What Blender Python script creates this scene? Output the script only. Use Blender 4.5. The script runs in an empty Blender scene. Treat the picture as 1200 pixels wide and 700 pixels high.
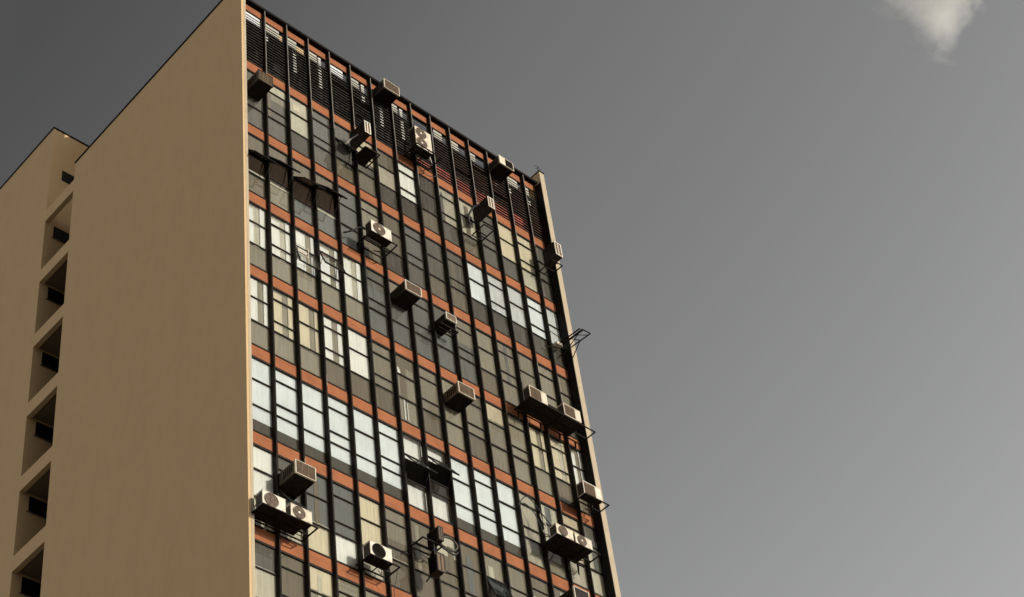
import bpy, bmesh, math, random
from mathutils import Vector, Matrix
R = math.radians
random.seed(11)
sc = bpy.context.scene
col = sc.collection
GZ = 50.3                     # height of the top storey line above the street
BAY = 0.8541; NB = 15; FH = 3.0; HB = 0.40
MT, MD = 0.042, 0.128          # mullion width and depth
DP = 0.32                     # projection of the end walls
XL = -0.175                   # outer face of the end wall
WX = 12.66; WXO = 12.88

# ------------------------------------------------------------------ materials
def mat(name):
    m = bpy.data.materials.new(name); m.use_nodes = True
    nt = m.node_tree; nt.nodes.clear()
    return m, nt, nt.nodes.new, nt.links.new
def pos_noise(nt, scale, detail=4, stretch=(1, 1, 1), rough=.6):
    N, L = nt.nodes.new, nt.links.new
    g = N('ShaderNodeNewGeometry'); mp = N('ShaderNodeMapping'); mp.inputs['Scale'].default_value = stretch
    L(g.outputs['Position'], mp.inputs['Vector'])
    n = N('ShaderNodeTexNoise'); n.inputs['Scale'].default_value = scale; n.inputs['Detail'].default_value = detail
    n.inputs['Roughness'].default_value = rough
    L(mp.outputs['Vector'], n.inputs['Vector'])
    return n.outputs['Fac']
def ramp(nt, fac, stops):
    r = nt.nodes.new('ShaderNodeValToRGB'); cr = r.color_ramp
    while len(cr.elements) < len(stops): cr.elements.new(.5)
    for e, (p, c) in zip(cr.elements, stops): e.position = p; e.color = (*c, 1)
    nt.links.new(fac, r.inputs['Fac']); return r.outputs['Color']
def mix(nt, fac, a, b, mode='MIX'):
    m = nt.nodes.new('ShaderNodeMix'); m.data_type = 'RGBA'; m.blend_type = mode
    for v, i in ((fac, 0), (a, 6), (b, 7)):
        if hasattr(v, 'links'): nt.links.new(v, m.inputs[i])
        else: m.inputs[i].default_value = v if i == 0 else (*v, 1)
    return m.outputs[2]
def surf(name, c, rough=.6, metal=0, var=.25, scale=6, stretch=(1, 1, 1), dirt=None, dirt_lo=.52, dirt_hi=.72, dirt_scale=3,
         dirt_stretch=(1, 1, 1), bump=0, bump_scale=60, spec=.5, dirt_amt=1.0):
    m, nt, N, L = mat(name)
    f = pos_noise(nt, scale, 5, stretch)
    lo = tuple(v * (1 - var) for v in c); hi = tuple(min(1, v * (1 + var)) for v in c)
    out = ramp(nt, f, [(.3, lo), (.7, hi)])
    if dirt:
        d = pos_noise(nt, dirt_scale, 6, dirt_stretch, .7)
        k = ramp(nt, d, [(dirt_lo, (0, 0, 0)), (dirt_hi, (dirt_amt,) * 3)])
        out = mix(nt, k, out, dirt)
    p = N('ShaderNodeBsdfPrincipled'); L(out, p.inputs['Base Color'])
    p.inputs['Roughness'].default_value = rough; p.inputs['Metallic'].default_value = metal
    p.inputs['Specular IOR Level'].default_value = spec
    if bump:
        b = N('ShaderNodeBump'); b.inputs['Strength'].default_value = bump; b.inputs['Distance'].default_value = .02
        L(pos_noise(nt, bump_scale, 5), b.inputs['Height']); L(b.outputs[0], p.inputs['Normal'])
    o = N('ShaderNodeOutputMaterial'); L(p.outputs[0], o.inputs[0])
    return m
def glass(name, tint, base, dirt_c, dirt_amt, rough=.015):
    m, nt, N, L = mat(name)
    t = N('ShaderNodeBsdfTransparent'); t.inputs[0].default_value = (*tint, 1)
    gl = N('ShaderNodeBsdfGlossy'); gl.inputs['Roughness'].default_value = rough; gl.inputs['Color'].default_value = (1, .95, .84, 1)
    fr = N('ShaderNodeFresnel'); fr.inputs['IOR'].default_value = 1.5
    ma = N('ShaderNodeMath'); ma.operation = 'MULTIPLY_ADD'; ma.inputs[1].default_value = 1.5; ma.inputs[2].default_value = base
    L(fr.outputs[0], ma.inputs[0])
    bp = N('ShaderNodeBump'); bp.inputs['Strength'].default_value = .12; bp.inputs['Distance'].default_value = .01
    L(pos_noise(nt, 1.6, 1), bp.inputs['Height']); L(bp.outputs[0], gl.inputs['Normal'])
    ms = N('ShaderNodeMixShader'); L(ma.outputs[0], ms.inputs[0]); L(t.outputs[0], ms.inputs[1]); L(gl.outputs[0], ms.inputs[2])
    df = N('ShaderNodeBsdfDiffuse'); df.inputs[0].default_value = (*dirt_c, 1)
    n1 = pos_noise(nt, 2.2, 6, (3.5, 1, .5), .75)
    k = ramp(nt, n1, [(.40, (.03,) * 3), (.75, (dirt_amt,) * 3)])
    m2 = N('ShaderNodeMixShader'); L(k, m2.inputs[0]); L(ms.outputs[0], m2.inputs[1]); L(df.outputs[0], m2.inputs[2])
    o = N('ShaderNodeOutputMaterial'); L(m2.outputs[0], o.inputs[0])
    return m

M = {}
M['plaster'] = surf('painted_plaster', (.555, .385, .205), .9, var=.035, scale=3.5, stretch=(1, 1, .5), dirt=(.49, .335, .172), dirt_lo=.45, dirt_hi=.9, dirt_scale=1.3,
                    dirt_stretch=(1, 1, .22), bump=.35, bump_scale=14, spec=.2, dirt_amt=.5)
M['pier'] = surf('pier_paint', (.42, .345, .24), .85, var=.07, scale=2.2, dirt=(.36, .26, .16), dirt_lo=.55, dirt_hi=.8, dirt_scale=1.7,
                 dirt_stretch=(1, 1, .6), bump=.2, spec=.2, dirt_amt=.7)
M['coping'] = surf('dark_coping', (.009, .007, .006), .8, var=.3, scale=5, spec=.1)
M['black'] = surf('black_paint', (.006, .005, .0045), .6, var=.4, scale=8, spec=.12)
M['frame'] = surf('dark_frame', (.017, .0125, .009), .6, var=.4, scale=9, dirt=(.08, .06, .04), dirt_lo=.62, dirt_hi=.78, dirt_scale=5, spec=.12)
M['slatlip'] = surf('slat_lit_edge', (.06, .052, .042), .6, var=.6, scale=4, spec=.2)  # lip coloured paler than the slats to paint in its sunlit edge
M['slat'] = surf('slat_paint', (.012, .010, .008), .5, var=.4, scale=7, dirt=(.05, .035, .025), dirt_lo=.55, dirt_hi=.8, dirt_scale=2.5, spec=.3)
M['orange'] = surf('orange_panel', (.295, .108, .047), .7, var=.20, scale=1.6, dirt=(.20, .075, .035), dirt_lo=.5, dirt_hi=.78, dirt_scale=2.4,
                   dirt_stretch=(1, 1, 2.4), spec=.1, dirt_amt=.75)
M['slab'] = surf('slab_soffit', (.30, .28, .25), .9, var=.12, scale=2)
M['room'] = surf('room_wall', (.22, .20, .17), .9, var=.2, scale=1)
M['roof'] = surf('roof_felt', (.12, .11, .10), .9)
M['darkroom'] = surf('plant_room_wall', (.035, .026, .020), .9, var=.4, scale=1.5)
M['redwall'] = surf('plant_room_red', (.32, .055, .03), .8, var=.4, scale=2.5)
M['palewall'] = surf('plant_room_pale', (.62, .60, .54), .8, var=.15, scale=2)
M['loggia'] = surf('loggia_shade_plaster', (.15, .115, .075), .9, var=.1, scale=1.5)  # colour darkened to deepen the shade inside the loggias
M['darkwin'] = surf('dark_window_pane', (.006, .007, .006), .5, var=.2, spec=.1)
def cloth(name, c, var=.14):
    return surf(name, c, .85, var=var, scale=2.6, stretch=(6, 1, .35), dirt=tuple(v * .55 for v in c), dirt_lo=.5, dirt_hi=.85, dirt_scale=2.0,
                dirt_stretch=(3, 1, .6), spec=.1, dirt_amt=.5)
CL = {'W': cloth('white_blind', (.62, .63, .625), .05), 'L': cloth('pale_curtain', (.42, .40, .335)), 'B': cloth('beige_curtain', (.225, .203, .158)),
      'G': cloth('grey_curtain', (.092, .087, .076), .25), 'D': cloth('dark_brown_blind', (.036, .028, .021), .2), 'S': cloth('slate_blind', (.115, .122, .122), .15),
      'U': cloth('brown_curtain', (.135, .112, .080), .2), 'A': cloth('sill_panel', (.048, .042, .033), .15), 'C': cloth('cream_curtain', (.52, .47, .36), .08),
      'N': cloth('umber_blind', (.034, .022, .014), .12)}
CL['V'] = surf('sky_reflection_film', (.565, .605, .645), .7, var=.07, scale=.7, spec=.2, dirt=(.47, .51, .56), dirt_lo=.45, dirt_hi=.8, dirt_scale=1.1, dirt_amt=.8)  # blue-white mottling painted in for sky reflected in the panes
M['glass'] = glass('clear_glass', (.93, .94, .90), .0, (.30, .265, .205), .14)
M['dirty'] = glass('dirty_glass', (.87, .87, .83), .005, (.25, .225, .18), .34)
M['smoke'] = glass('smoked_glass', (.28, .26, .22), .01, (.10, .09, .07), .25)
M['tint'] = glass('tinted_glass', (.05, .055, .05), .06, (.075, .088, .086), .55)
M['alu'] = surf('bare_aluminium', (.42, .40, .36), .5, metal=.3, var=.2, scale=6)
M['cream'] = surf('cream_casing', (.60, .53, .40), .5, var=.07, scale=5, dirt=(.30, .21, .12), dirt_stretch=(1, 1, .3), dirt_lo=.52, dirt_hi=.8, dirt_scale=4, spec=.4, dirt_amt=.7)
M['white'] = surf('off_white_casing', (.66, .61, .50), .45, var=.06, scale=5, dirt=(.34, .24, .14), dirt_stretch=(1, 1, .3), dirt_lo=.54, dirt_hi=.8, dirt_scale=5, spec=.4, dirt_amt=.7)
M['brown'] = surf('brown_grille', (.155, .10, .056), .6, var=.25, scale=9, spec=.3)
M['dbrown'] = surf('dark_brown_casing', (.026, .018, .012), .6, var=.35, scale=7, dirt=(.08, .05, .03), dirt_scale=6, spec=.3)
M['fanbrown'] = surf('fan_brown', (.16, .11, .07), .6, var=.2, scale=9)
M['recess'] = surf('shadow_recess', (.009, .007, .005), .9, spec=.05)
M['rust'] = surf('rusty_iron', (.011, .008, .006), .75, var=.4, scale=14, dirt=(.05, .024, .012), dirt_scale=9, spec=.15)
M['wire'] = surf('cable_sheath', (.012, .012, .012), .6)
M['pipe'] = surf('pipe_insulation', (.42, .38, .31), .8, var=.25, scale=14)
M['hose'] = surf('dusty_hose', (.07, .058, .042), .7, var=.5, scale=14)
M['asphalt'] = surf('asphalt', (.055, .052, .048), .9, var=.2, scale=3, bump=.3)
M['paving'] = surf('paving', (.20, .18, .155), .9, var=.15, scale=2, bump=.2)
M['kerb'] = surf('kerb_stone', (.27, .25, .22), .9)
M['paint'] = surf('road_paint', (.7, .7, .66), .7)

M['mullion'] = surf('mullion_paint', (.012, .0095, .0072), .6, var=.4, scale=6, dirt=(.05, .04, .03), dirt_lo=.66, dirt_hi=.74, dirt_scale=3, dirt_stretch=(1, 1, .5), spec=.1)
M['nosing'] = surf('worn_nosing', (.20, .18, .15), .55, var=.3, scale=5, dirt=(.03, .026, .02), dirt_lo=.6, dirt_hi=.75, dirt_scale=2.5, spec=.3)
# ------------------------------------------------------------------ mesh builder
class MB:
    def __init__(s): s.v = []; s.f = []; s.m = []; s.sm = []
    def face(s, pts, mi=0, sm=False):
        n = len(s.v); s.v += [Vector(p) for p in pts]; s.f.append(list(range(n, n + len(pts)))); s.m.append(mi); s.sm.append(sm)
    def box(s, x0, x1, y0, y1, z0, z1, mi=0):
        n = len(s.v)
        s.v += [Vector(p) for p in ((x0, y0, z0), (x1, y0, z0), (x1, y1, z0), (x0, y1, z0), (x0, y0, z1), (x1, y0, z1), (x1, y1, z1), (x0, y1, z1))]
        for q in ((0, 3, 2, 1), (4, 5, 6, 7), (0, 1, 5, 4), (1, 2, 6, 5), (2, 3, 7, 6), (3, 0, 4, 7)):
            s.f.append([n + i for i in q]); s.m.append(mi); s.sm.append(False)
        return s
    def bar(s, a, b, w, h=None, mi=0):      # rectangular bar between two points
        a, b = Vector(a), Vector(b); h = h or w; d = (b - a).normalized()
        up = Vector((0, 0, 1)) if abs(d.z) < .9 else Vector((0, 1, 0))
        u = d.cross(up).normalized() * w / 2; t = u.cross(d).normalized() * h / 2
        n = len(s.v)
        for p in (a, b): s.v += [p - u - t, p + u - t, p + u + t, p - u + t]
        for q in ((0, 3, 2, 1), (4, 5, 6, 7), (0, 1, 5, 4), (1, 2, 6, 5), (2, 3, 7, 6), (3, 0, 4, 7)):
            s.f.append([n + i for i in q]); s.m.append(mi); s.sm.append(False)
    def tube(s, pts, r, seg=8, mi=0):
        pts = [Vector(p) for p in pts]; rings = []
        for i, p in enumerate(pts):
            d = (pts[min(i + 1, len(pts) - 1)] - pts[max(i - 1, 0)]).normalized()
            up = Vector((0, 0, 1)) if abs(d.z) < .9 else Vector((0, 1, 0))
            u = d.cross(up).normalized(); t = u.cross(d)
            n = len(s.v); rings.append(n)
            for k in range(seg):
                a = 2 * math.pi * k / seg; s.v.append(p + (u * math.cos(a) + t * math.sin(a)) * r)
        for n0, n1 in zip(rings, rings[1:]):
            for k in range(seg):
                k2 = (k + 1) % seg; s.f.append([n0 + k, n0 + k2, n1 + k2, n1 + k]); s.m.append(mi); s.sm.append(True)
        s.f.append([rings[0] + k for k in range(seg)][::-1]); s.f.append([rings[-1] + k for k in range(seg)])
        s.m += [mi, mi]; s.sm += [False, False]
    def disc(s, c, r0, r1, y0, y1, seg=28, mi=0):   # ring (or full disc) prism whose axis is Y, front at y0
        cx, cz = c; n = len(s.v)
        P = lambda r, y, k: Vector((cx + r * math.cos(2 * math.pi * k / seg), y, cz + r * math.sin(2 * math.pi * k / seg)))
        for k in range(seg):
            k2 = k + 1
            if r0 > 0: s.face([P(r0, y0, k), P(r1, y0, k), P(r1, y0, k2), P(r0, y0, k2)], mi)
            else: s.face([(cx, y0, cz), P(r1, y0, k), P(r1, y0, k2)], mi)
            s.face([P(r1, y0, k), P(r1, y1, k), P(r1, y1, k2), P(r1, y0, k2)], mi, True)
            if r0 > 0: s.face([P(r0, y1, k), P(r0, y0, k), P(r0, y0, k2), P(r0, y1, k2)], mi, True)
    def build(s, name, mats, parent=None, org=(0, 0, 0), bevel=0):
        me = bpy.data.meshes.new(name); org = Vector(org)
        me.from_pydata([v - org for v in s.v], [], s.f)
        for i, p in enumerate(me.polygons): p.material_index = s.m[i]; p.use_smooth = s.sm[i]
        for m in (mats if isinstance(mats, (list, tuple)) else [mats]): me.materials.append(m)
        o = bpy.data.objects.new(name, me); col.objects.link(o)
        if parent: o.parent = parent
        if bevel:
            b = o.modifiers.new('bevel', 'BEVEL'); b.width = bevel; b.segments = 2; b.limit_method = 'ANGLE'
        return o
def tag(o, label=None, cat=None, group=None, kind=None):
    for k, v in (('label', label), ('category', cat), ('group', group), ('kind', kind)):
        if v: o[k] = v
    return o
def empty(name, loc, label, cat, group=None, rz=0):
    o = bpy.data.objects.new(name, None); o.empty_display_size = .2; col.objects.link(o)
    o.location = loc; o.rotation_euler = (0, 0, rz); return tag(o, label, cat, group)

# ------------------------------------------------------------------ the setting
g = MB(); g.face([(-6000, -6000, 0), (6000, -6000, 0), (6000, 6000, 0), (-6000, 6000, 0)])
tag(g.build('ground', M['paving']), kind='structure')
g = MB(); g.box(-600, 600, -17, -6, -.3, .004); tag(g.build('road', M['asphalt']), kind='structure')
g = MB(); g.box(-600, 600, -5.98, -5.8, -.3, .13); g.box(-600, 600, -17.2, -17.02, -.3, .13)
tag(g.build('kerb', M['kerb']), kind='structure')
g = MB()
for i in range(-40, 40): g.face([(i * 6, -11.57, .008), (i * 6 + 3, -11.57, .008), (i * 6 + 3, -11.43, .008), (i * 6, -11.43, .008)])
tag(g.build('road_markings', M['paint']), kind='structure')

# ------------------------------------------------------------------ the building
ORG = (6.3, 5.0, 0)
bld = empty('office_building', ORG, 'tall beige office tower with black mullions and orange spandrel bands', 'building')
Z = lambda z: GZ + z
def part(mb, name, mats, parent=None, bevel=0):
    p = parent or bld
    return mb.build(name, mats, p, ORG, bevel)

YR, YL, YB = 8.99, 10.68, 23.0
ZT1, HS, hs = -0.985, 2.9589, 2.3937       # loggia opening: top of first, pitch, height
ZM, ZBK = 0.46, 3.99                       # roof line of the slab and of the stair block
w = MB(); w.box(XL, -.012, -DP, YR, 0, Z(ZM) - .05); part(w, 'end_wall', M['plaster'])
w = MB(); w.box(WX, WXO, -DP, YB, 0, Z(ZM) - .05); part(w, 'end_wall', M['pier'])
w = MB(); w.box(XL + .075, -.014, -DP - .006, -DP - .0005, 0.02, Z(ZM) - .055); part(w, 'pier_face', M['pier'])
c = MB(); c.box(XL - .03, .0, -DP - .02, YR + .0, Z(ZM) - .05, Z(ZM) + .012); part(c, 'coping', M['coping'])
c = MB(); c.box(WX - .015, WXO + .02, -DP - .02, YB, Z(ZM) - .05, Z(ZM)); part(c, 'coping', M['coping'])
# facade parapet coping
c = MB(); c.box(.0, WX - .002, -MD - .02, .30, Z(-.075), Z(.025)); c.box(0, WX - .002, -.012, .06, Z(-.115), Z(-.0755)); part(c, 'parapet_coping', M['coping'])
w = MB(); w.box(WX - .018, WX - .0005, -DP + .012, -.001, .02, Z(-.16)); part(w, 'pier_shade_strip', M['black'])  # black strip gives the pier's inner side its shade by colour
# main roof, and unseen masses added to keep sun off the stair block
r = MB(); r.box(0, WX - .003, .31, YR + .0, Z(-.55), Z(-.42)); part(r, 'roof', M['roof'])
r = MB(); r.box(2.2, 5.9, 3.6, 8.7, Z(-.415), Z(5.66)); part(r, 'rooftop_sun_blocker', M['plaster'])
r = MB(); r.box(5.9, 11.0, 3.9, 8.6, Z(-.415), Z(4.0)); part(r, 'rooftop_sun_blocker', M['plaster'])
r = MB(); r.box(1.96, 2.55, 3.2, 3.44, Z(-.415), Z(6.6)); part(r, 'sun_blocker_slab', M['plaster'])  # thin slab added out of view to shade the stair block's corner
# rear wall & stair block with loggias in the plane of the end wall
w = MB(); w.box(2.6, WX - .003, YR, YB, 0, Z(-.30)); w.box(2.5, 2.597, YR, YL - .003, 0, Z(-.4)); part(w, 'rear_wall', M['plaster'])
s = MB(); s.box(XL, 6.0, YL, YB, 0, Z(ZBK) - .05); part(s, 'stair_block', M['plaster'])
c = MB(); c.box(XL - .03, 6.03, YL - .03, YB + .03, Z(ZBK) - .05, Z(ZBK) + .012); part(c, 'coping', M['coping'])
for n in range(0, 17):
    zt = Z(ZT1 - n * HS)
    b = MB(); b.box(XL, XL + .16, YR + .001, YL - .001, zt, zt + (HS - hs)); part(b, 'loggia_beam', M['plaster'])
    if n > 0:
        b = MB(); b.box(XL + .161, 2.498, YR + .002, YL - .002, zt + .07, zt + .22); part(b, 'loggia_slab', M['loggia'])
    b = MB(); b.box(.005, .155, YL - .012, YL - .002, zt - 2.6, zt + .03); b.box(.90, 2.49, YL - .012, YL - .002, zt - 2.6, zt + .03)
    b.box(.155, .90, YL - .012, YL - .002, zt - 2.6, zt - .62)
    fr = MB(); fr.box(.155, .90, YL - .02, YL - .003, zt - .60, zt - .57); fr.box(.51, .54, YL - .02, YL - .003, zt - .57, zt - .02)
    if n < 8:
        wn = part(fr, 'stair_window', M['black'])
        gp = MB(); gp.face([(.156, YL - .006, zt - .59), (.90, YL - .006, zt - .59), (.90, YL - .006, zt - .02), (.156, YL - .006, zt - .02)])
        part(gp, 'pane', M['darkwin'], wn)
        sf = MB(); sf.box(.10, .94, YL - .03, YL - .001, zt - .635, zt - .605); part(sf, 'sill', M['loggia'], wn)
fr = MB(); fr.box(.285, 1.05, YL - .015, YL - .001, Z(1.45), Z(1.48)); fr.box(.285, 1.05, YL - .015, YL - .001, Z(1.94), Z(1.97)); fr.box(.65, .68, YL - .015, YL - .001, Z(1.48), Z(1.94))
wn = part(fr, 'stair_window', M['black'])
gp = MB(); gp.face([(.285, YL - .006, Z(1.475)), (1.05, YL - .006, Z(1.475)), (1.05, YL - .006, Z(1.945)), (.285, YL - .006, Z(1.945))]); part(gp, 'pane', M['darkwin'], wn)

# floors, partitions and rooms behind the glass
for k in range(0, 9):
    b = MB(); b.box(.0, WX - .004, .062, 8.6, Z(-FH * k - .385), Z(-FH * k - .03)) if k else b.box(.0, WX - .004, .33, 8.6, Z(-.415), Z(-.40))
    if k: part(b, 'floor_slab', M['slab'])
w = MB(); w.box(.0, WX - .004, 6.0, 6.15, Z(-27), Z(-3.4)); part(w, 'room_wall', M['room'])
for i in (3, 5, 10, 12):
    w = MB()
    for k in range(1, 9): w.box(i * BAY + .01, i * BAY + .04, .16, 5.99, Z(-FH * k - 2.999), Z(-FH * k - .386))
    part(w, 'partition', M['room'])
# plain lower storeys, below the picture
w = MB()
for k in range(9, 17):
    z = Z(-FH * k)
    w.box(.0, WX - .004, 0, .06, z - HB, z); w.box(.0, WX - .004, .02, .03, max(z - FH, 0), z - HB - .001, 1)
part(w, 'shopfront_glazing', [M['orange'], M['darkwin']])

# orange spandrel bands
for k in range(0, 9):
    z = Z(-FH * k); b = MB()
    for i in range(NB):
        x1 = (i + 1) * BAY - .002 if i < NB - 1 else WX - .003
        x0 = i * BAY + (MT + .002 if i else .002)
        b.box(x0, x1, 0, .055, z - HB + .002, z - (.002 if k else .117))
    part(b, 'spandrel_band', M['orange'])
# mullions
for i in range(1, NB):
    b = MB(); b.box(i * BAY, i * BAY + MT, -MD, -.0005 + .058, .02, Z(-.077)); mu = part(b, 'mullion', M['mullion'])
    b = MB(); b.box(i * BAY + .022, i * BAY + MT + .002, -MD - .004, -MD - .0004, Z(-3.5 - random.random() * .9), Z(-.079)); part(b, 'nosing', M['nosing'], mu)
    if i in (2, 3, 5, 9, 12, 13):
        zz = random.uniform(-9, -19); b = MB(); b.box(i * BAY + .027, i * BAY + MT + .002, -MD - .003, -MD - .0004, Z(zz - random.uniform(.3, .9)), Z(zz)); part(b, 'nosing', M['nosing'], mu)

# ---- top storey: louvres over a plant floor
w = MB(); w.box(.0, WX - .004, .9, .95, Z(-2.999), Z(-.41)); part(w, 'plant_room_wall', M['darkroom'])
w = MB(); w.box(7.5, WX - .01, .55, .58, Z(-2.99), Z(-1.5)); part(w, 'plant_room_wall', M['redwall'])
LIGHT = {0: (0, .95), 1: (.12, .8), 2: (.05, .6), 3: (.1, .55), 4: (.05, .8), 5: (.1, .55), 6: (.6, .9), 7: (.2, .45), 9: (.3, .75), 10: (.2, .6), 11: (.1, .5), 13: (.25, .8), 14: (.1, .5)}
POST = {1: .12, 2: .42, 3: .62, 5: .7, 6: .55, 7: .6, 12: .5, 13: .2, 14: .35}
for i in range(NB):
    x0 = i * BAY + (MT if i else 0) + .004; x1 = (i + 1) * BAY - .004 if i < NB - 1 else WX - .004
    b = MB(); z = Z(-.995); n = 0
    while z > Z(-2.93):
        t = random.uniform(-.006, .006); a = R(14 + random.uniform(-6, 6))
        dp = .066 if i % 4 != 1 else .058
        if random.random() < .035: z -= .142; continue
        dy, dz = dp * math.cos(a), dp * math.sin(a)
        y0 = -.035
        b.face([(x0, y0, z + t), (x1, y0, z + t * .3), (x1, y0 + dy, z + dz + t * .3), (x0, y0 + dy, z + dz + t)])
        b.face([(x0, y0, z + t - .012), (x0, y0 + dy, z + dz + t - .012), (x1, y0 + dy, z + dz + t * .3 - .012), (x1, y0, z + t * .3 - .012)])
        b.face([(x0, y0, z + t - .012), (x1, y0, z + t * .3 - .012), (x1, y0, z + t * .3 + .003), (x0, y0, z + t + .003)], 1)
        z -= .142; n += 1
    for q in (0, 1): b.box(x0 + .001 + q * (x1 - x0 - .027), x0 + .026 + q * (x1 - x0 - .027), -.03, .05, Z(-2.99), Z(-.41))
    lv = part(b, 'louvre_panel', [M['slat'], M['slatlip']])
    b = MB(); b.box(x0, x1, .0, .03, Z(-.435), Z(-.402)); b.box(x0, x1, -.01, .03, Z(-.97), Z(-.935)); b.box(x0, x1, -.02, .04, Z(-2.998), Z(-2.94))
    for q in (.15, .28, .39): b.box(x0 + .03, x1 - .03, .012, .03, Z(-.45 - q) - .007, Z(-.45 - q) + .005)
    part(b, 'louvre_frame', M['frame'], lv)
    if i in LIGHT:
        a, e = LIGHT[i]; b = MB(); b.box(x0 + (x1 - x0) * a, x0 + (x1 - x0) * e, .034, .045, Z(-.94), Z(-.42))
        part(b, 'clerestory_pane', CL['L' if i not in (0, 4) else 'W'], lv)
    if i in POST:
        xx = x0 + (x1 - x0) * POST[i]; b = MB(); b.box(xx, xx + .12, .05, .12, Z(-2.0 if i in (2, 3, 6, 7) else -1.3), Z(-.44)); part(b, 'post', M['palewall'], lv)

# ---- windows
ROWS = {'A': (0, .31, .65, 1), 'B': (0, .18, .50, .65, 1)}
# what hangs behind the glass, bay by bay: top part / bottom part
T = {
 1: 'G/G G/G L/D S/G G/U G/U L/D W/D D/U L/G L/U G/G C/G C/L G/G',
 2: 'N/U N/B N/S N/S S/S B/U U/D S/G G/U G/U V/A V/A V/A V/A V/A',
 3: 'w/B w/B w/B w/B w/B S/S S/S S/S S/S S/S B/U B/B B/B B/B B/G',
 4: 'w/B w/B w/B w/U W/U B/U B/B B/U B/B B/U B/B B/B w/B w/U w/U',
 5: 'W/V W/V W/V W/V W/V W/V W/V W/V W/V W/V W/V L/L L/B C/L L/L',
 6: 'W/L S/L S/C S/W C/L U/U U/U U/U U/B B/U B/U L/L L/C C/C C/C',
 7: 'L/S U/G B/U B/L B/B B/B U/B B/B B/U B/B B/B B/B B/B L/L L/L'}
SASH = {(2, 0): (1, 40, 'dirty'), (2, 1): (1, 36, 'dirty'), (2, 2): (1, 44, 'dirty'), (2, 3): (1, 38, 'dirty'), (5, 6): (1, 34, 'tint'), (5, 7): (1, 34, 'tint'),
        (3, 2): (1, 14, 'glass'), (3, 3): (1, 20, 'glass'), (6, 9): (1, 20, 'tint'), (1, 4): (1, 30, 'dirty')}
OPEN = {(5, 6), (5, 7)}
def sheet(mb, x0, x1, z0, z1, y, mi=0, wave=.004, n=14):
    ph = random.uniform(0, 6); fq = random.uniform(30, 60)
    xs = [x0 + (x1 - x0) * i / n for i in range(n + 1)]
    ys = [y + wave * math.sin(fq * x + ph) for x in xs]
    for i in range(n): mb.face([(xs[i], ys[i], z0), (xs[i + 1], ys[i + 1], z0), (xs[i + 1], ys[i + 1], z1), (xs[i], ys[i], z1)], mi, True)
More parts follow.
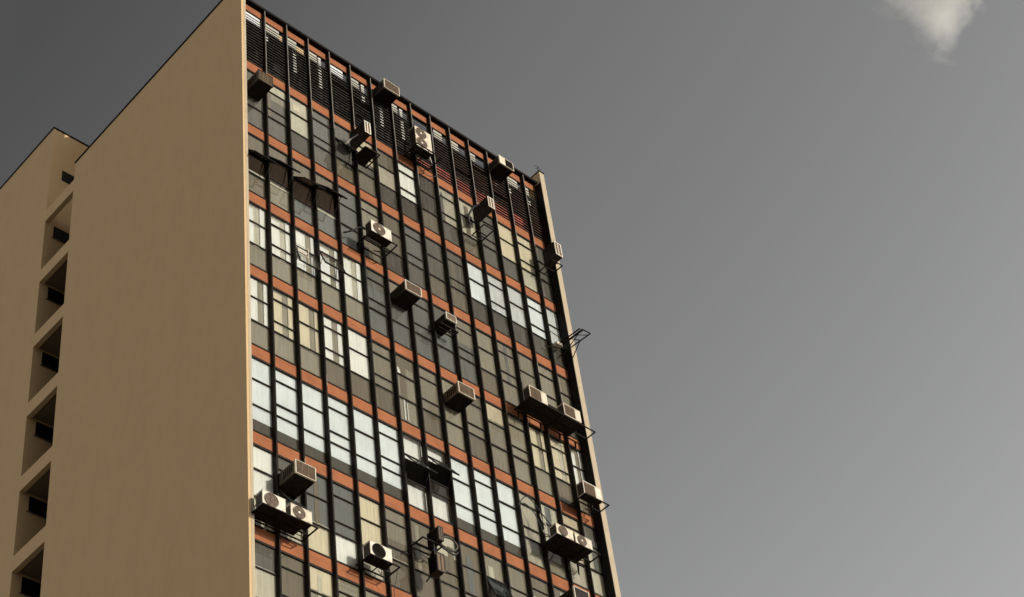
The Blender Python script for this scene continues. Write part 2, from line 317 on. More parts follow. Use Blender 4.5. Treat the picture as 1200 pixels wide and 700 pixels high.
for k in range(1, 8):
    tab = T[k].split()
    for i in range(NB):
        if k == 7 and i > 8: continue
        x0 = i * BAY + (MT if i else 0) + .001; x1 = (i + 1) * BAY - .001 if i < NB - 1 else WX - .003
        zt = Z(-FH * k - HB); zb = Z(-FH * (k + 1)); Hh = zt - zb
        rows = (0, .22, .58, 1) if (k, i) in ((2, 1), (2, 3)) else (0, .34, .68, 1) if (k, i) in ((2, 0), (2, 2)) else ROWS['A' if i % 2 == 0 or (k, i) == (6, 9) else 'B']
        f = MB()
        f.box(x0, x1, -.018, .04, zt - .062, zt - .001); f.box(x0, x1, -.018, .04, zb + .001, zb + .045)
        f.box(x0, x0 + .005, -.010, .03, zb + .046, zt - .063); f.box(x1 - .005, x1, -.010, .03, zb + .046, zt - .063)
        for q in rows[1:-1]:
            zz = zt - Hh * q; hh = .014 if random.random() > .25 else .021
            f.box(x0 + .006, x1 - .006, -.012, .03, zz - hh, zz + hh)
        win = part(f, 'window', M['frame'])
        gm = MB(); sash = SASH.get((k, i)); dirty = random.random() < .4
        for n in range(len(rows) - 1):
            if sash and n == sash[0]: continue
            a, b = zt - Hh * rows[n], zt - Hh * rows[n + 1]; j = [random.uniform(-.004, .004) for _ in range(3)]
            gm.face([(x0 + .01, .012 + j[0], b), (x1 - .01, .012 + j[1], b), (x1 - .01, .012 + j[1] + j[2], a), (x0 + .01, .012 + j[0] + j[2], a)])
        part(gm, 'pane', M['dirty' if dirty and T[k].split()[i][0] not in 'Ww' else 'glass'], win)
        if sash:
            n, ang, gk = sash; a, b = zt - Hh * rows[n] - .022, zt - Hh * rows[n + 1] + .022; hgt = a - b
            s, cc = math.sin(R(ang)), math.cos(R(ang)); P = lambda x, t, o=0: Vector((x, -.02 - t * s - o * cc, a - t * cc + o * s))
            xa, xb = x0 + .024, x1 - .024; sm = MB()
            for t in (.02, hgt - .02): sm.bar(P(xa, t), P(xb, t), .04, .03)
            for x in (xa + .018, xb - .018): sm.bar(P(x, .04), P(x, hgt - .04), .036, .03)
            for x in (xa + .03, xb - .03): sm.bar((x, .0, b + .05), P(x, hgt * .55), .014, .014)
            sh = part(sm, 'sash', M['black'], win)
            pm = MB(); pm.face([P(xa + .03, hgt - .03), P(xb - .03, hgt - .03), P(xb - .03, .03), P(xa + .03, .03)])
            part(pm, 'sash_pane', CL[gk] if gk in CL else M[gk], win)
        if (k, i) in OPEN:
            cm = MB(); sheet(cm, x0, x1, zb + .05, zt - Hh * .67, .12); part(cm, 'blind_or_reflection', CL['W'], win)
            cm = MB(); sheet(cm, x0, x1, zt - Hh * rows[1] + .0, zt - .02, .12); part(cm, 'blind_or_reflection', CL['W'], win)
            continue
        up, lo = tab[i].split('/')
        y = .036 + random.uniform(-.004, .006)
        if lo == 'V':      # pale sheet coloured as the sky's reflection, above a dark sill panel
            cm = MB(); sheet(cm, x0, x1, zt - Hh * (.825 + random.uniform(-.004, .004)), zt - .02, y, wave=.001); part(cm, 'blind_or_reflection', CL['V'], win)
            cm = MB(); sheet(cm, x0, x1, zb + .02, zt - Hh * .80, y + .012, wave=.001); part(cm, 'sill_panel', CL['A'], win)
            continue
        cut = .65 + random.uniform(-.012, .012)
        if up == 'w':      # white curtains with a gap of grey lining
            W_ = x1 - x0; q = random.uniform(-.06, .06)
            cm = MB(); sheet(cm, x0, x0 + W_ * (.53 + q), zt - Hh * cut, zt - Hh * random.uniform(.03, .09), y); sheet(cm, x0 + W_ * (.78 + q), x0 + W_ * (.95 + q * .5), zt - Hh * cut, zt - .05, y, n=5)
            part(cm, 'curtain', CL['W' if random.random() < .75 else 'C'], win)
            cm = MB(); sheet(cm, x0, x1, zt - Hh * cut, zt - .02, y + .022, wave=.006); part(cm, 'curtain', CL['L' if random.random() < .4 else 'B'], win)
        else:
            ct = rows[1] if up == 'N' else 0
            cm = MB(); sheet(cm, x0, x1, zt - Hh * cut, zt - Hh * ct - .02, y, wave=.004); part(cm, 'curtain', CL[up], win)
            if ct: cm = MB(); sheet(cm, x0, x1, zt - Hh * ct - .019, zt - .02, y - .002, wave=.002); part(cm, 'curtain', CL['U'], win)
            if random.random() < .3 and up in 'BUSGL':
                a = random.uniform(.1, .7); cm = MB(); sheet(cm, x0 + (x1 - x0) * a, x0 + (x1 - x0) * (a + random.uniform(.08, .28)), zt - Hh * cut, zt - Hh * random.uniform(.02, .2), y - .011, wave=.002, n=4)
                part(cm, 'curtain', CL[random.choice('BLSU')], win)
            if random.random() < .38 and up in 'BUSGL':
                cm = MB(); sheet(cm, x0, x1, zt - Hh * random.uniform(.12, .45), zt - .02, y - .007, wave=.001); part(cm, 'blind_or_lit_patch', CL[random.choice('BLUGC')], win)
        if random.random() < .35:
            cm = MB(); sheet(cm, x0, x1, zt - Hh * cut, zt - Hh * (cut - random.uniform(.014, .03)), y - .012, wave=.001, n=3); part(cm, 'blind_rail', CL['L'], win)
        if (k, i) == (1, 1):
            cm = MB(); cm.face([(x0 + .08, y - .013, zt - .42), (x1 - .002, y - .013, zt - .44), (x1 - .002, y - .013, zt - .07), (x0 + .16, y - .013, zt - .07)]); part(cm, 'blind_or_lit_patch', CL['L'], win)  # slanted pale quad paints the sunlit part of the pane beside the unit's shadow
        if (k, i) == (1, 2):
            cm = MB(); cm.face([(x0 + .22, y - .013, zt - .62), (x0 + .48, y - .013, zt - .62), (x0 + .48, y - .013, zt - .32), (x0 + .22, y - .013, zt - .32)]); part(cm, 'paper_or_bright_patch', CL['C'], win)  # pale rectangle painted in for a bright lamp-like reflection
        if (k, i) == (4, 6):
            cm = MB(); cm.face([(5.30, y - .013, Z(-13.22)), (5.38, y - .013, Z(-13.25)), (5.44, y - .013, Z(-13.08)), (5.38, y - .013, Z(-12.92)), (5.31, y - .013, Z(-12.95)), (5.33, y - .013, Z(-13.08))]); part(cm, 'paper_or_bright_patch', CL['W'], win)
            cm = MB(); sheet(cm, 5.46, 5.50, Z(-14.85), Z(-14.1), y - .0135, n=2); sheet(cm, 5.57, 5.60, Z(-14.85), Z(-14.2), y - .0135, n=2); part(cm, 'curtain_edge', CL['W'], win)
        cm = MB(); sheet(cm, x0, x1, zb + .02, zt - Hh * (cut - .004), y + .012, wave=.002); part(cm, 'sill_panel' if lo in 'AGU' else 'curtain', CL[lo], win)

# ------------------------------------------------------------------ air conditioners
def curve(pts, n=10):
    P = [Vector(p) for p in pts]; out = []
    for i in range(len(P) - 1):
        a, b, c, d = P[max(i - 1, 0)], P[i], P[i + 1], P[min(i + 2, len(P) - 1)]
        for j in range(n):
            t = j / n; out.append(.5 * ((2 * b) + (c - a) * t + (2 * a - 5 * b + 4 * c - d) * t * t + (3 * b - a - 3 * c + d) * t ** 3))
    return out + [P[-1]]
def at(x, y, z): return (x, y, Z(z))
def window_ac(label, x0, x1, z0, z1, P, casing='dbrown', face='cream', grille='brown', style='grille', depth=.72):
    W, H = x1 - x0, z1 - z0; o = empty('window_air_conditioner', at((x0 + x1) / 2, -P, z0), label, 'air conditioner', 'window air conditioners on the glass facade')
    h = W / 2; m = MB(); m.box(-h + .012, h - .012, .03, depth, .012, H - .012)
    for q in range(5): m.box(-h + .008, -h + .0118, .14 + q * .08, .18 + q * .08, H * .25, H * .8, 1); m.box(h - .0118, h - .008, .14 + q * .08, .18 + q * .08, H * .25, H * .8, 1)
    m.build('casing', [M[casing], M['recess']], o, bevel=.006)
    b = .028; f = MB()
    f.box(-h, -h + b, 0, .05, 0, H); f.box(h - b, h, 0, .05, 0, H); f.box(-h + b, h - b, 0, .05, H - b * .7, H); f.box(-h + b, h - b, 0, .05, 0, b * .7)
    f.build('front_frame', M[face], o, bevel=.004)
    gx0, gx1 = -h + b, h - b
    if style == 'split':
        xm = -h + W * .42; p = MB(); p.box(gx0 + .001, xm, .004, .03, b * .7 + .001, H - b * .7 - .001); p.build('control_panel', M[face], o, bevel=.004); gx0 = xm + .004
    gm = MB(); gm.box(gx0, gx1, .026, .03, b, H - b, 1); n = 13
    if style == 'split': gm.box(gx0, gx1, .020, .0255, b, H - b, 1)
    else:
        for q in range(n):
            z = b + (H - 2 * b) * (q + .5) / n; gm.box(gx0 + .001, gx1 - .001, .010, .024, z - .008, z + .006)
        for q in (.33, .66): xx = gx0 + (gx1 - gx0) * q; gm.box(xx - .006, xx + .006, .008, .0095, b, H - b)
    gm.build('grille', [M[grille], M['recess']], o)
    t = MB(); t.box(-h + .02, h - .02, .06, depth - .05, -.012, .0115); t.build('base_tray', M['rust'], o)
    s = MB()
    for x in (-h + .05, h - .05): s.bar((x, .10, -.02), (x, depth, -.02), .03, .03)
    s.build('support_arm', M['rust'], o)
    return o
def fan_face(o, cx, cz, r, y, guard, hub, style):
    m = MB(); m.disc((cx, cz), 0, r, y + .012, y + .02, mi=0); m.build('fan_recess', M['recess' if style == 'black' else 'fanbrown'], o)
    f = MB()
    for a in range(5):
        t = 2 * math.pi * a / 5 + .3; p = lambda rr, dt, yy: (cx + rr * math.cos(t + dt), yy, cz + rr * math.sin(t + dt))
        f.face([p(r * .22, -.3, y + .010), p(r * .9, -.35, y + .0105), p(r * .9, .45, y + .003), p(r * .22, .5, y + .004)])
    fn = f.build('fan', M['recess' if style == 'black' else 'brown'], o)
    h = MB(); h.disc((cx, cz), 0, r * .2, y - .006, y + .01, 16); h.build('hub', M[hub], fn)
    g_ = MB(); g_.disc((cx, cz), r * .97, r * 1.05, y - .012, y + .004)
    if style == 'bars':
        for q in range(-6, 7):
            x = q * r / 7; L = math.sqrt(max(0, r * r - x * x)) * .98; g_.bar((cx + x, y - .010, cz - L), (cx + x, y - .010, cz + L), .008)
    elif style == 'rings':
        for q in (.35, .5, .65, .8): g_.disc((cx, cz), r * q - .004, r * q + .004, y - .010, y - .004, 24)
        for q in range(8):
            a = math.pi * q / 4; g_.bar((cx + r * .2 * math.cos(a), y - .008, cz + r * .2 * math.sin(a)), (cx + r * math.cos(a), y - .008, cz + r * math.sin(a)), .006)
    g_.build('fan_guard', M[guard], o)
def split_unit(label, x0, x1, z0, z1, P, kind='round', style='rings', casing='white', hub='white', depth=.27, rz=0, back='dbrown', loc=None, W=None, fans=1):
    W = W or x1 - x0; H = z1 - z0
    o = empty('outdoor_condenser', loc or at((x0 + x1) / 2, -P, z0), label, 'air conditioner', 'outdoor condensers on the glass facade', rz)
    h = W / 2; m = MB(); m.box(-h, h, 0, depth, .03, H)
    c = m.build('casing', M[casing], o, bevel=.012)
    for q in range(9):
        pass
    e = MB()                                             # dark coil on the left end and the back
    e.box(-h - .004, -h - .0005, .02, depth - .02, .06, H - .04); e.box(-h + .02, h - .02, depth + .0005, depth + .006, .06, H - .04)
    e.build('coil', M[back], o)
    lid = MB(); lid.box(-h - .006, h + .006, -.006, depth + .006, H - .004, H + .012); lid.build('lid', M[casing], o, bevel=.004)
    bp = MB(); bp.box(-h + .006, h - .006, .008, depth - .006, .012, .0295); bp.build('base_pan', M['rust'], o)
    ft = MB()
    for x in (-h + .14, h - .14): ft.box(x - .03, x + .03, .02, depth - .02, 0, .0295)
    ft.build('foot', M['rust'], o)
    if kind == 'round':
        for q in range(fans):
            r = min(H / fans * .43, W * .32); cz = .03 + (H - .03) * (q + .5) / fans
            fan_face(o, -h + W * .38 if fans == 1 else -h + W * .36, cz, r, -.014, 'fanbrown' if style != 'black' else 'black', hub, style)
        p = MB(); p.box(h - W * .25, h - .012, -.006, -.0005, .05, H - .03); p.build('service_panel', M[casing], o, bevel=.002)
    elif kind == 'square':
        gm = MB(); a, b = -h + .03, -h + W * .64
        gm.box(a, b, -.008, -.001, .06, H - .035)
        for q in range(16):
            z = .07 + (H - .115) * q / 15; gm.box(a + .006, b - .006, -.016, -.0085, z - .006, z + .004)
        gm.build('grille', M['brown'], o)
        p = MB(); p.box(-h + W * .68, h - .012, -.008, -.0005, .05, H - .03); p.build('service_panel', M[casing], o, bevel=.002)
    hz = MB(); q = random.uniform(-.08, .08); hz.tube(curve([(h - .09, depth - .01, H * .3), (h - .02, depth + .12, H * .34 + q), (h + .05, depth + .22, H * .1), (h - .02 + q, P - .05, H * .5)]), .018, 6); hz.build('hose', M[random.choice(('pipe', 'hose', 'wire'))], o)
    v = MB(); v.box(h - .12, h - .05, -.012, -.0065, H * .12, H * .3); v.build('valve_cover', M['cream'], o)
    return o
def end_on_unit(label, x0, x1, z0, z1, P, depth=.72, casing='dbrown', face='white', bev=.01):       # condenser turned end-on to the street
    W, H = x1 - x0, z1 - z0; o = empty('outdoor_condenser', at((x0 + x1) / 2, -P, z0), label, 'air conditioner', 'outdoor condensers on the glass facade')
    h = W / 2; m = MB(); m.box(-h, h, .004, depth, 0, H); m.build('casing', M[casing], o, bevel=bev)
    f = MB(); b = min(.03, W * .16); f.box(-h, -h + b, -.014, .003, .0, H); f.box(h - b * 1.3, h, -.014, .003, 0, H); f.box(-h + b, h - b * 1.3, -.014, .003, 0, .03); f.box(-h + b, h - b * 1.3, -.014, .003, H - .03, H)
    if W > .15: f.box(-.02, .014, -.012, .003, .03, H - .03)
    f.build('end_frame', M[face], o)
    g_ = MB(); g_.box(-h + b, h - b * 1.3, -.003, .0035, .03, H - .03)
    for q in range(8):
        z = .05 + (H - .1) * q / 7; g_.box(-h + b + .002, h - b * 1.3 - .002, -.008, -.0035, z - .008, z + .004)
    g_.build('grille', M['brown'], o)
    c = MB(); n = 10
    for q in range(n): y = .06 + (depth - .12) * q / (n - 1); c.box(-h - .010, -h - .0005, y - .008, y + .008, .04, H - .04)
    c.build('coil', M['recess'], o)
    k = MB()
    cy, cz, r = depth * .45, H * .5, min(H, depth) * .4
    for a in range(24):
        t0, t1 = 2 * math.pi * a / 24, 2 * math.pi * (a + 1) / 24
        for rr in (1, .7, .4): k.bar((h + .008, cy + rr * r * math.cos(t0), cz + rr * r * math.sin(t0)), (h + .008, cy + rr * r * math.cos(t1), cz + rr * r * math.sin(t1)), .012)
    k.build('fan_guard', M['black'], o)
    return o
def bracket(label, x0, x1, z, y0, y1=-MD, legs=None, drop=.32, tray=None, bars=0):
    o = empty('wall_bracket', at((x0 + x1) / 2, y1, z), label, 'bracket', 'iron brackets holding the air conditioners')
    cx = (x0 + x1) / 2; a, b = x0 - cx, x1 - cx; f = y0 - y1; t = .032
    m = MB(); m.bar((a, f, 0), (b, f, 0), t); m.bar((a, f * .45, 0), (b, f * .45, 0), t); m.bar((a, -.02, 0), (b, -.02, 0), t)
    for x in (a + t / 2, b - t / 2): m.bar((x, f, 0), (x, 0, 0), t)
    for q in range(bars): x = a + (b - a) * (q + 1) / (bars + 1); m.bar((x, f, .001), (x, 0, .001), .022)
    m.build('shelf_frame', M['rust'], o)
    if legs:
      for x in legs:
        d = MB(); d.bar((x, -.04, -.02), (x, .0, -drop), .026); d.bar((x, 0, -drop - .04), (x, 0, .0), .03); d.build('strut', M['rust'], o)
    if tray:
        d = MB(); d.box(a + tray[0], a + tray[1], f + .03, -.05, .018, .026); d.build('tray', M['rust'], o)
    return o

window_ac('dark rusty window unit beside the left pier, just under the louvres', .17, .71, -4.62, -4.14, .65, 'dbrown', 'dbrown', 'brown')
window_ac('window unit with pale left edge breaking the roof line above the louvres', 5.26, 5.91, -.98, -.53, .65, 'dbrown', 'cream', 'brown')
window_ac('cream window unit with half open front below the roof coping at right', 10.29, 10.95, -1.12, -.71, .65, 'dbrown', 'cream', 'recess', 'split')
window_ac('brown window unit with a thin white frame in the middle left of the glass', 5.32, 5.93, -10.34, -9.94, .65, 'dbrown', 'white', 'brown')
window_ac('smallest window unit with a thin white frame below an orange band', 6.89, 7.30, -10.56, -10.28, .60, 'dbrown', 'white', 'brown')
window_ac('tan window unit with fine grille, mid facade between dull beige panes', 6.99, 7.61, -13.48, -13.06, .65, 'brown', 'cream', 'brown')
window_ac('large brown window unit above the pair of round fan condensers at left', .89, 1.52, -19.58, -19.15, .80, 'dbrown', 'cream', 'brown', depth=.86)
window_ac('window unit cut by the lower edge of the picture at right', 10.52, 11.11, -19.18, -18.79, .65, 'dbrown', 'white', 'dbrown')

split_unit('tall cream condenser with two stacked round fans under the roof', 6.37, 7.05, -3.14, -2.16, .70, style='rings', casing='cream', fans=2, depth=.3)
split_unit('cream condenser with one brown fan and its shadow, upper left of the glass', 4.05, 4.82, -8.83, -8.33, .78, style='rings', casing='white', hub='cream')
split_unit('condenser with square brown grille, left one on the long bracket', 9.83, 10.55, -12.27, -11.76, .78, 'square', casing='cream')
split_unit('condenser with square brown grille beside the right pier, right one on the long bracket', 11.25, 11.96, -12.21, -11.72, .78, 'square', casing='cream')
split_unit('pale condenser with square brown grille alone on a bracket before the right pier', 11.56, 12.29, -15.10, -14.60, .75, 'square', casing='white')
split_unit('off white condenser with barred round grille next to the left pier', -.05, .63, -20.96, -20.51, .70, style='bars', casing='white', hub='fanbrown')
split_unit('condenser with brown fan and white hub, second from the left pier', .78, 1.42, -20.93, -20.53, .70, style='rings', casing='cream', hub='white')
split_unit('white condenser with a plain black fan hole on a single bracket', 3.27, 3.965, -20.94, -20.48, .62, style='black', casing='white', hub='recess')
split_unit('left condenser of the touching pair with round fans below the cables', 10.05, 10.71, -17.29, -16.91, .78, style='rings', casing='cream', hub='fanbrown')
split_unit('right condenser of the touching pair, with pale fan hub and rust spot', 10.78, 11.45, -17.31, -16.92, .78, style='rings', casing='cream', hub='white')
end_on_unit('end-on dark condenser with pale striped end below the louvres, left of centre', 4.00, 4.24, -4.45, -3.90, .90)
end_on_unit('end-on dark condenser with bright frame on its end, right of centre below the louvres', 9.11, 9.37, -4.38, -3.89, .90)
end_on_unit('end-on condenser standing out past the right pier against the sky', 12.05, 12.36, -4.73, -4.11, .90, .58)
end_on_unit('small black condenser with hose loops, upper one of two between mullions', 5.50, 5.67, -19.53, -19.07, .75, .45, face='dbrown', bev=.03)
end_on_unit('small black condenser hanging below the hose loops, lower one of two', 5.40, 5.68, -20.52, -19.92, .70, .36, face='dbrown', bev=.09)

bracket('iron bracket under the upper left cream condenser with long right end', 4.0, 5.0, -8.86, -.80)
bracket('long iron bracket carrying two square grille condensers to the right pier', 9.75, 12.47, -12.31, -.82, legs=(-1.2, -.3, .5, 1.15), tray=(.0, 2.2), bars=3)
bracket('iron bracket under the lone square grille condenser by the right pier', 11.5, 12.48, -15.16, -.82)
bracket('iron bracket with tray under the two condensers at the left pier', -.1, 1.54, -20.99, -.76, tray=(.02, 1.35), bars=2, drop=.5)
bracket('iron bracket under the black holed condenser with rounded right end', 3.2, 4.15, -20.97, -.68, bars=1)
bracket('iron bracket under the touching pair of round fan condensers', 10.0, 11.69, -17.34, -.82, legs=(-.6, .2, .6), bars=2, tray=(.0, 1.4))
bracket('narrow bracket with tray under the left end-on condenser', 4.05, 4.64, -5.02, -.80, tray=(.0, .5), drop=.3)
bracket('narrow bracket under the end-on condenser right of centre', 8.95, 9.40, -5.20, -.72, drop=.25)
bracket('bracket under the stacked double fan condenser', 6.30, 7.35, -3.17, -.78, drop=.4, bars=1)
bracket('small bracket under the end-on condenser at the right pier', 11.95, 12.42, -4.98, -.78, drop=.3, bars=1)
bracket('bracket around the upper small black condenser with hoses', 5.05, 5.75, -19.56, -.62, drop=.45)
bracket('bracket under the smallest window unit', 6.8, 7.5, -10.66, -.42, drop=.35)
# the empty bracket sticking out past the right pier
o = empty('wall_bracket', at(12.5, -.1, -8.15), 'empty iron bracket frame sticking out past the right pier against the sky', 'bracket', 'iron brackets holding the air conditioners')
m = MB(); P0, P1, P2, P3 = (-.12, -1.05, -.10), (.22, -1.05, -.08), (.2, 0, .0), (-.12, 0, -.02)
m.bar(P0, P1, .03); m.bar(P1, P2, .03); m.bar(P2, P3, .03); m.bar(P3, P0, .05); m.bar((-.12, -.95, .03), (-.12, 0, .12), .035)
m.bar((-.12, -.5, -.06), (.21, -.62, -.05), .022); m.bar((-.12, -.72, -.08), (.215, -.95, -.07), .018); m.build('shelf_frame', M['rust'], o)
for a, b in (((-.12, -.9, -.1), (-.12, 0, -.5)), ((.2, -.6, -.05), (.16, -.2, -.55))):
    m = MB(); m.bar(a, b, .022); m.build('strut', M['rust'], o)
m = MB(); m.bar((-.5, .0, -.25), (-.12, -.2, -.02), .02); m.bar((-.5, 0, -.25), (-.5, -.02, .45), .022); m.bar((-.5, -.02, .45), (-.12, -.2, .1), .018); m.bar((-.8, .05, -.35), (-.15, -.1, -.2), .02); m.build('stay', M['rust'], o)
m = MB(); m.box(-.45, -.2, -.2, .02, -.22, -.10); m.build('junction_box', M['cream'], o, bevel=.01)

# ------------------------------------------------------------------ cables and hoses
def cable(name, label, pts, r, m, group=None, cat='cable'):
    b = MB(); org = at(*pts[0]); b.tube(curve([at(*p) for p in pts]), r, 6); o = b.build(name, m, None, org); o.location = org
    return tag(o, label, cat, group)
cable('cable', 'upper loose black cable arching from the mullion to the touching pair of condensers', [(9.33, -.16, -16.15), (9.5, -.28, -15.88), (9.72, -.32, -15.95), (9.95, -.4, -16.35), (10.15, -.5, -16.75), (10.2, -.52, -17.0)], .016, M['wire'])
cable('cable', 'lower sagging black cable looping below the arching one', [(9.33, -.15, -16.18), (9.5, -.25, -16.12), (9.75, -.3, -16.35), (9.88, -.35, -16.75), (9.95, -.4, -17.15), (10.1, -.5, -17.2)], .015, M['wire'])
cable('cable', 'pale tangled pipe hanging left of the touching pair of condensers', [(10.0, -.3, -16.3), (9.92, -.4, -16.6), (10.02, -.45, -16.85), (9.9, -.42, -17.05), (10.04, -.5, -17.2)], .018, M['pipe'])
cable('hose', 'bundled brown hose coiled to the right of the upper small black condenser', [(5.68, -.6, -19.25), (5.95, -.6, -19.16), (6.2, -.55, -19.12), (6.38, -.5, -19.22), (6.25, -.45, -19.38), (5.95, -.45, -19.36), (5.7, -.5, -19.3)], .03, M['hose'], cat='hose')
cable('hose', 'black hose drooping beside the brown coil', [(5.68, -.5, -19.42), (5.95, -.5, -19.5), (6.25, -.48, -19.52), (6.42, -.45, -19.35), (6.40, -.3, -19.2), (6.3, -.14, -19.1)], .026, M['wire'], cat='hose')
cable('pipe', 'thin vertical pipe between the two small black condensers', [(5.5, -.55, -19.5), (5.49, -.55, -19.9), (5.49, -.5, -20.3), (5.5, -.14, -20.5)], .022, M['wire'], cat='pipe')
cable('hose', 'black hose curling behind the end-on condenser right of centre', [(9.0, -.6, -4.1), (8.85, -.45, -4.25), (8.78, -.3, -4.5), (8.85, -.2, -4.7), (9.0, -.14, -4.6)], .035, M['wire'], cat='hose')
cable('hose', 'pale pipes trailing from the end-on condenser left of centre', [(4.0, -.6, -4.3), (3.85, -.4, -4.45), (3.75, -.25, -4.6), (3.7, -.06, -4.4)], .025, M['pipe'], cat='hose')
cable('cable', 'thin wire dangling under the black holed condenser', [(4.12, -.6, -20.98), (4.16, -.5, -21.2), (4.10, -.45, -21.5), (4.14, -.4, -21.7)], .008, M['wire'])
cable('pipe', 'short black pipe running left from behind the upper left cream condenser', [(4.07, -.5, -8.5), (3.9, -.4, -8.45), (3.7, -.25, -8.6), (3.6, -.05, -8.55)], .025, M['wire'], cat='pipe')
cable('pipe', 'short white pipe left of the barred fan condenser at the left pier', [(.02, -.42, -20.75), (-.04, -.40, -20.8), (-.08, -.38, -20.95)], .02, M['pipe'], cat='pipe')

o = empty('wire_rack', at(1.98, -.10, -10.85), 'small pale wire rack fixed outside a window beneath a tilted sash at left', 'wire rack')
m = MB()
for x in (-.22, .22): m.bar((x, 0, 0), (x, 0, .62), .02); m.bar((x, 0, .60), (x, .09, .60), .016)
for z in (.02, .22, .42, .60): m.bar((-.22, -.002, z), (.22, -.002, z + .0), .016)
m.bar((-.22, -.02, .42), (.22, -.02, .22), .016); m.build('rail', M['cream'], o)
m = MB(); m.box(-.2, .12, -.06, -.021, .24, .40); m.build('basket', M['pipe'], o, bevel=.008)
cable('pipe', 'pale crooked pipes hanging right of the stacked double fan condenser', [(7.06, -.45, -2.25), (7.22, -.42, -2.2), (7.28, -.4, -2.6), (7.18, -.42, -2.9), (7.3, -.35, -3.1), (7.34, -.1, -3.0)], .024, M['pipe'], cat='pipe')
cable('cable', 'black wire drooping across the glass below the stacked double fan condenser', [(6.85, -.16, -3.2), (7.1, -.2, -3.55), (7.4, -.2, -3.5), (7.7, -.15, -3.2)], .012, M['wire'])
cable('cable', 'black wire sagging between two mullions under the large brown window unit', [(.88, -.16, -19.7), (1.2, -.22, -19.95), (1.7, -.16, -19.9)], .012, M['wire'])
o = empty('antenna', (12.77, -.2, GZ + .46), 'thin wire antenna on top of the right pier', 'antenna')
m = MB(); m.bar((0, 0, 0), (0, 0, .42), .014); m.bar((-.16, 0, .36), (.14, 0, .40), .010); m.bar((-.12, .02, .24), (.10, -.02, .27), .010); m.build('mast', M['black'], o)
# ------------------------------------------------------------------ cloud
def cloud():
    d = Vector((.6070, .2050, .7685)).normalized() * 1500
    bm = bmesh.new(); bmesh.ops.create_icosphere(bm, subdivisions=3, radius=1)
    me = bpy.data.meshes.new('cloud'); bm.to_mesh(me); bm.free()
    o = bpy.data.objects.new('cloud', me); col.objects.link(o); o.location = CAM + d - r2 * 9 + u2 * 10; o.scale = (62, 50, 70)
    m, nt, N, L = mat('cloud_vapour'); v = N('ShaderNodeVolumePrincipled'); v.inputs['Color'].default_value = (.98, .97, .93, 1); v.inputs['Anisotropy'].default_value = .2
    tc = N('ShaderNodeTexCoord'); sp = N('ShaderNodeSeparateXYZ'); L(tc.outputs['Object'], sp.inputs[0])
    wd_ = N('ShaderNodeMapRange'); wd_.inputs[1].default_value = -.75; wd_.inputs[2].default_value = .5; wd_.inputs[3].default_value = .34; wd_.inputs[4].default_value = 1.25; L(sp.outputs[2], wd_.inputs[0])
    dv = N('ShaderNodeMath'); dv.operation = 'DIVIDE'; L(sp.outputs[0], dv.inputs[0]); L(wd_.outputs[0], dv.inputs[1])
    cb = N('ShaderNodeCombineXYZ'); L(dv.outputs[0], cb.inputs[0]); L(sp.outputs[1], cb.inputs[1]); L(sp.outputs[2], cb.inputs[2])
    ln = N('ShaderNodeVectorMath'); ln.operation = 'LENGTH'; L(cb.outputs[0], ln.inputs[0])
    n = N('ShaderNodeTexNoise'); n.inputs['Scale'].default_value = 2.3; n.inputs['Detail'].default_value = 9; n.inputs['Roughness'].default_value = .66; n.inputs['Distortion'].default_value = .7
    mp = N('ShaderNodeMapping'); mp.inputs['Location'].default_value = (3.1, 7.7, 1.3); L(tc.outputs['Object'], mp.inputs[0]); L(mp.outputs[0], n.inputs['Vector'])
    a = N('ShaderNodeMath'); a.operation = 'MULTIPLY_ADD'; a.inputs[1].default_value = -.60; a.inputs[2].default_value = .02; L(ln.outputs['Value'], a.inputs[0])
    b = N('ShaderNodeMath'); b.operation = 'ADD'; nm = N('ShaderNodeMath'); nm.operation = 'MULTIPLY_ADD'; nm.inputs[1].default_value = 1.9; nm.inputs[2].default_value = -.46; L(n.outputs['Fac'], nm.inputs[0]); L(nm.outputs[0], b.inputs[0]); L(a.outputs[0], b.inputs[1])
    c = N('ShaderNodeMapRange'); c.inputs[1].default_value = .02; c.inputs[2].default_value = .5; c.inputs[3].default_value = 0; c.inputs[4].default_value = .05; L(b.outputs[0], c.inputs[0])
    L(c.outputs[0], v.inputs['Density']); out = N('ShaderNodeOutputMaterial'); L(v.outputs[0], out.inputs['Volume'])
    o.rotation_euler = (R(40), 0, -yaw)
    me.materials.append(m)
    tag(o, 'small pale cloud wisp high at the right of the grey sky', 'cloud')

# ------------------------------------------------------------------ camera
CAM = Vector((-20.4819, -27.2223, GZ - 48.6091))
yaw, pit, rol = .8417936, .7453926, -.1476378
f = Vector((math.sin(yaw) * math.cos(pit), math.cos(yaw) * math.cos(pit), math.sin(pit)))
r = Vector((math.cos(yaw), -math.sin(yaw), 0)); u = r.cross(f)
r2 = r * math.cos(rol) + u * math.sin(rol); u2 = -r * math.sin(rol) + u * math.cos(rol)
cam = bpy.data.objects.new('camera', bpy.data.cameras.new('camera')); col.objects.link(cam)
cam.matrix_world = Matrix(((r2.x, u2.x, -f.x, CAM.x), (r2.y, u2.y, -f.y, CAM.y), (r2.z, u2.z, -f.z, CAM.z), (0, 0, 0, 1)))
cam.data.sensor_width = 36; cam.data.lens = 2159.46 / 1200 * 36; cam.data.shift_y = 95.75 / 1200
cam.data.clip_end = 20000; sc.camera = cam
cloud()

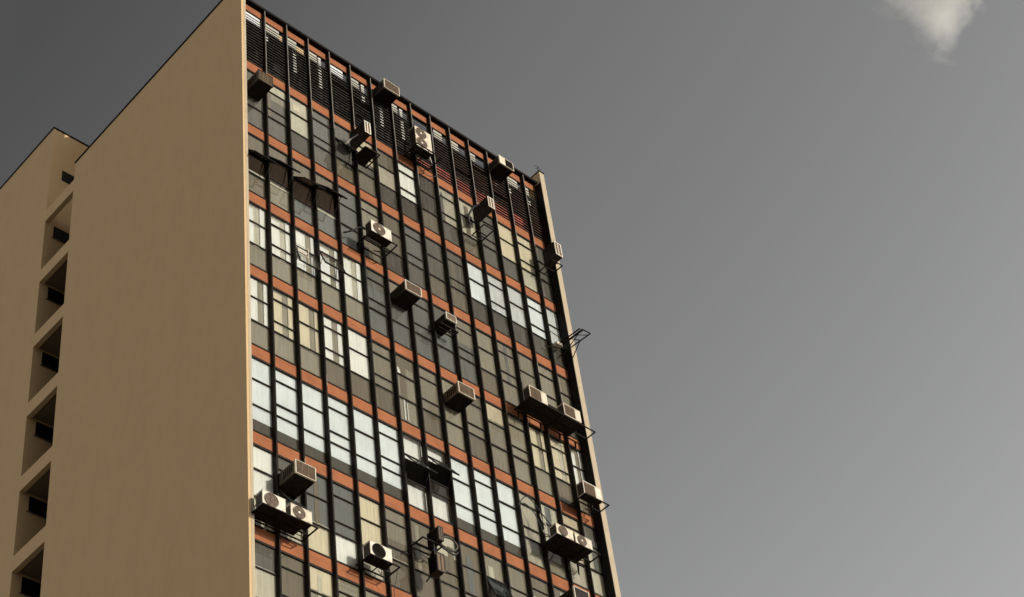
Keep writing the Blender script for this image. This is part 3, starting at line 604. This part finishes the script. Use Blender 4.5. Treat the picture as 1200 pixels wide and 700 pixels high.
# ------------------------------------------------------------------ light
SAZ, SEL = 17.5, 16.5                       # degrees east of the facade normal, elevation
sd = Vector((math.sin(R(SAZ)) * math.cos(R(SEL)), -math.cos(R(SAZ)) * math.cos(R(SEL)), math.sin(R(SEL))))
L_ = bpy.data.lights.new('sun', 'SUN'); L_.energy = 3.6; L_.angle = R(.5); L_.color = (1, .93, .82)
so = bpy.data.objects.new('sun', L_); col.objects.link(so); so.rotation_euler = sd.to_track_quat('Z', 'Y').to_euler(); so.location = (0, -60, 90)
wd = bpy.data.worlds.new('World'); sc.world = wd; wd.use_nodes = True
nt = wd.node_tree; nt.nodes.clear(); N, L = nt.nodes.new, nt.links.new
sk = N('ShaderNodeTexSky'); sk.sky_type = 'NISHITA'; sk.sun_disc = False; sk.sun_elevation = R(SEL)
sk.sun_rotation = math.atan2(sd.x, sd.y); sk.air_density = 1.0; sk.dust_density = 2.0; sk.ozone_density = 1.0
hs_ = N('ShaderNodeHueSaturation'); hs_.inputs['Saturation'].default_value = .015; L(sk.outputs[0], hs_.inputs['Color'])
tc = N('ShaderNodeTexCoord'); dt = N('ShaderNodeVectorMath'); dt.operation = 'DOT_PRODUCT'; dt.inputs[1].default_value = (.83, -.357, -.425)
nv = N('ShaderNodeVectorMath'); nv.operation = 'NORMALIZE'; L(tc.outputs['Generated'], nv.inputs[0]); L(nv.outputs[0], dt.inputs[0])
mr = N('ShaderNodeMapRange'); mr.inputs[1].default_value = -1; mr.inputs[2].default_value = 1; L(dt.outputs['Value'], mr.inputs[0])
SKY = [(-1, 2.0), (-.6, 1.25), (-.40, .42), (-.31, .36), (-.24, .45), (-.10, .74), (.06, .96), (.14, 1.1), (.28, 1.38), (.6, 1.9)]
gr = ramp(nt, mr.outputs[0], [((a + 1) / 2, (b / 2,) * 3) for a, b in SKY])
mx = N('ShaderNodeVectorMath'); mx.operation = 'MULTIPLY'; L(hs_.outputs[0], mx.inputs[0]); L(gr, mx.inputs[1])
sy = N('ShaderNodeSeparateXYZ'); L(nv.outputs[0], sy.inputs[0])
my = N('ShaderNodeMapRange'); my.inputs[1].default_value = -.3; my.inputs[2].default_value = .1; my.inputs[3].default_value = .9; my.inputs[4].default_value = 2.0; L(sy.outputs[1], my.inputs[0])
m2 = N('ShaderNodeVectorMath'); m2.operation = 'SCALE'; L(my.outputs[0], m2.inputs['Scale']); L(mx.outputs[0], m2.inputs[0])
cn = N('ShaderNodeTexNoise'); cn.inputs['Scale'].default_value = 5.5; cn.inputs['Detail'].default_value = 6; cn.inputs['Distortion'].default_value = .6; L(nv.outputs[0], cn.inputs['Vector'])
cm_ = N('ShaderNodeMapRange'); cm_.inputs[1].default_value = .50; cm_.inputs[2].default_value = .66; cm_.inputs[3].default_value = 0; cm_.inputs[4].default_value = .55; L(cn.outputs['Fac'], cm_.inputs[0])
cy_ = N('ShaderNodeMapRange'); cy_.inputs[1].default_value = .05; cy_.inputs[2].default_value = -.2; cy_.inputs[3].default_value = 0; cy_.inputs[4].default_value = 1; L(sy.outputs[1], cy_.inputs[0])
cf = N('ShaderNodeMath'); cf.operation = 'MULTIPLY'; L(cm_.outputs[0], cf.inputs[0]); L(cy_.outputs[0], cf.inputs[1])
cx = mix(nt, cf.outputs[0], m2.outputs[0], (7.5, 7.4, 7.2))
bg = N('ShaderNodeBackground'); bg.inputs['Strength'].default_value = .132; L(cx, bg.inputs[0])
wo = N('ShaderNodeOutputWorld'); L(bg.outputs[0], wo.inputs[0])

sc.view_settings.view_transform = 'Standard'; sc.view_settings.look = 'None'; sc.view_settings.exposure = 0; sc.view_settings.gamma = 1
sc.render.engine = 'CYCLES'; sc.cycles.max_bounces = 8; sc.cycles.transparent_max_bounces = 12; sc.cycles.volume_bounces = 4
sc.cycles.use_denoising = True
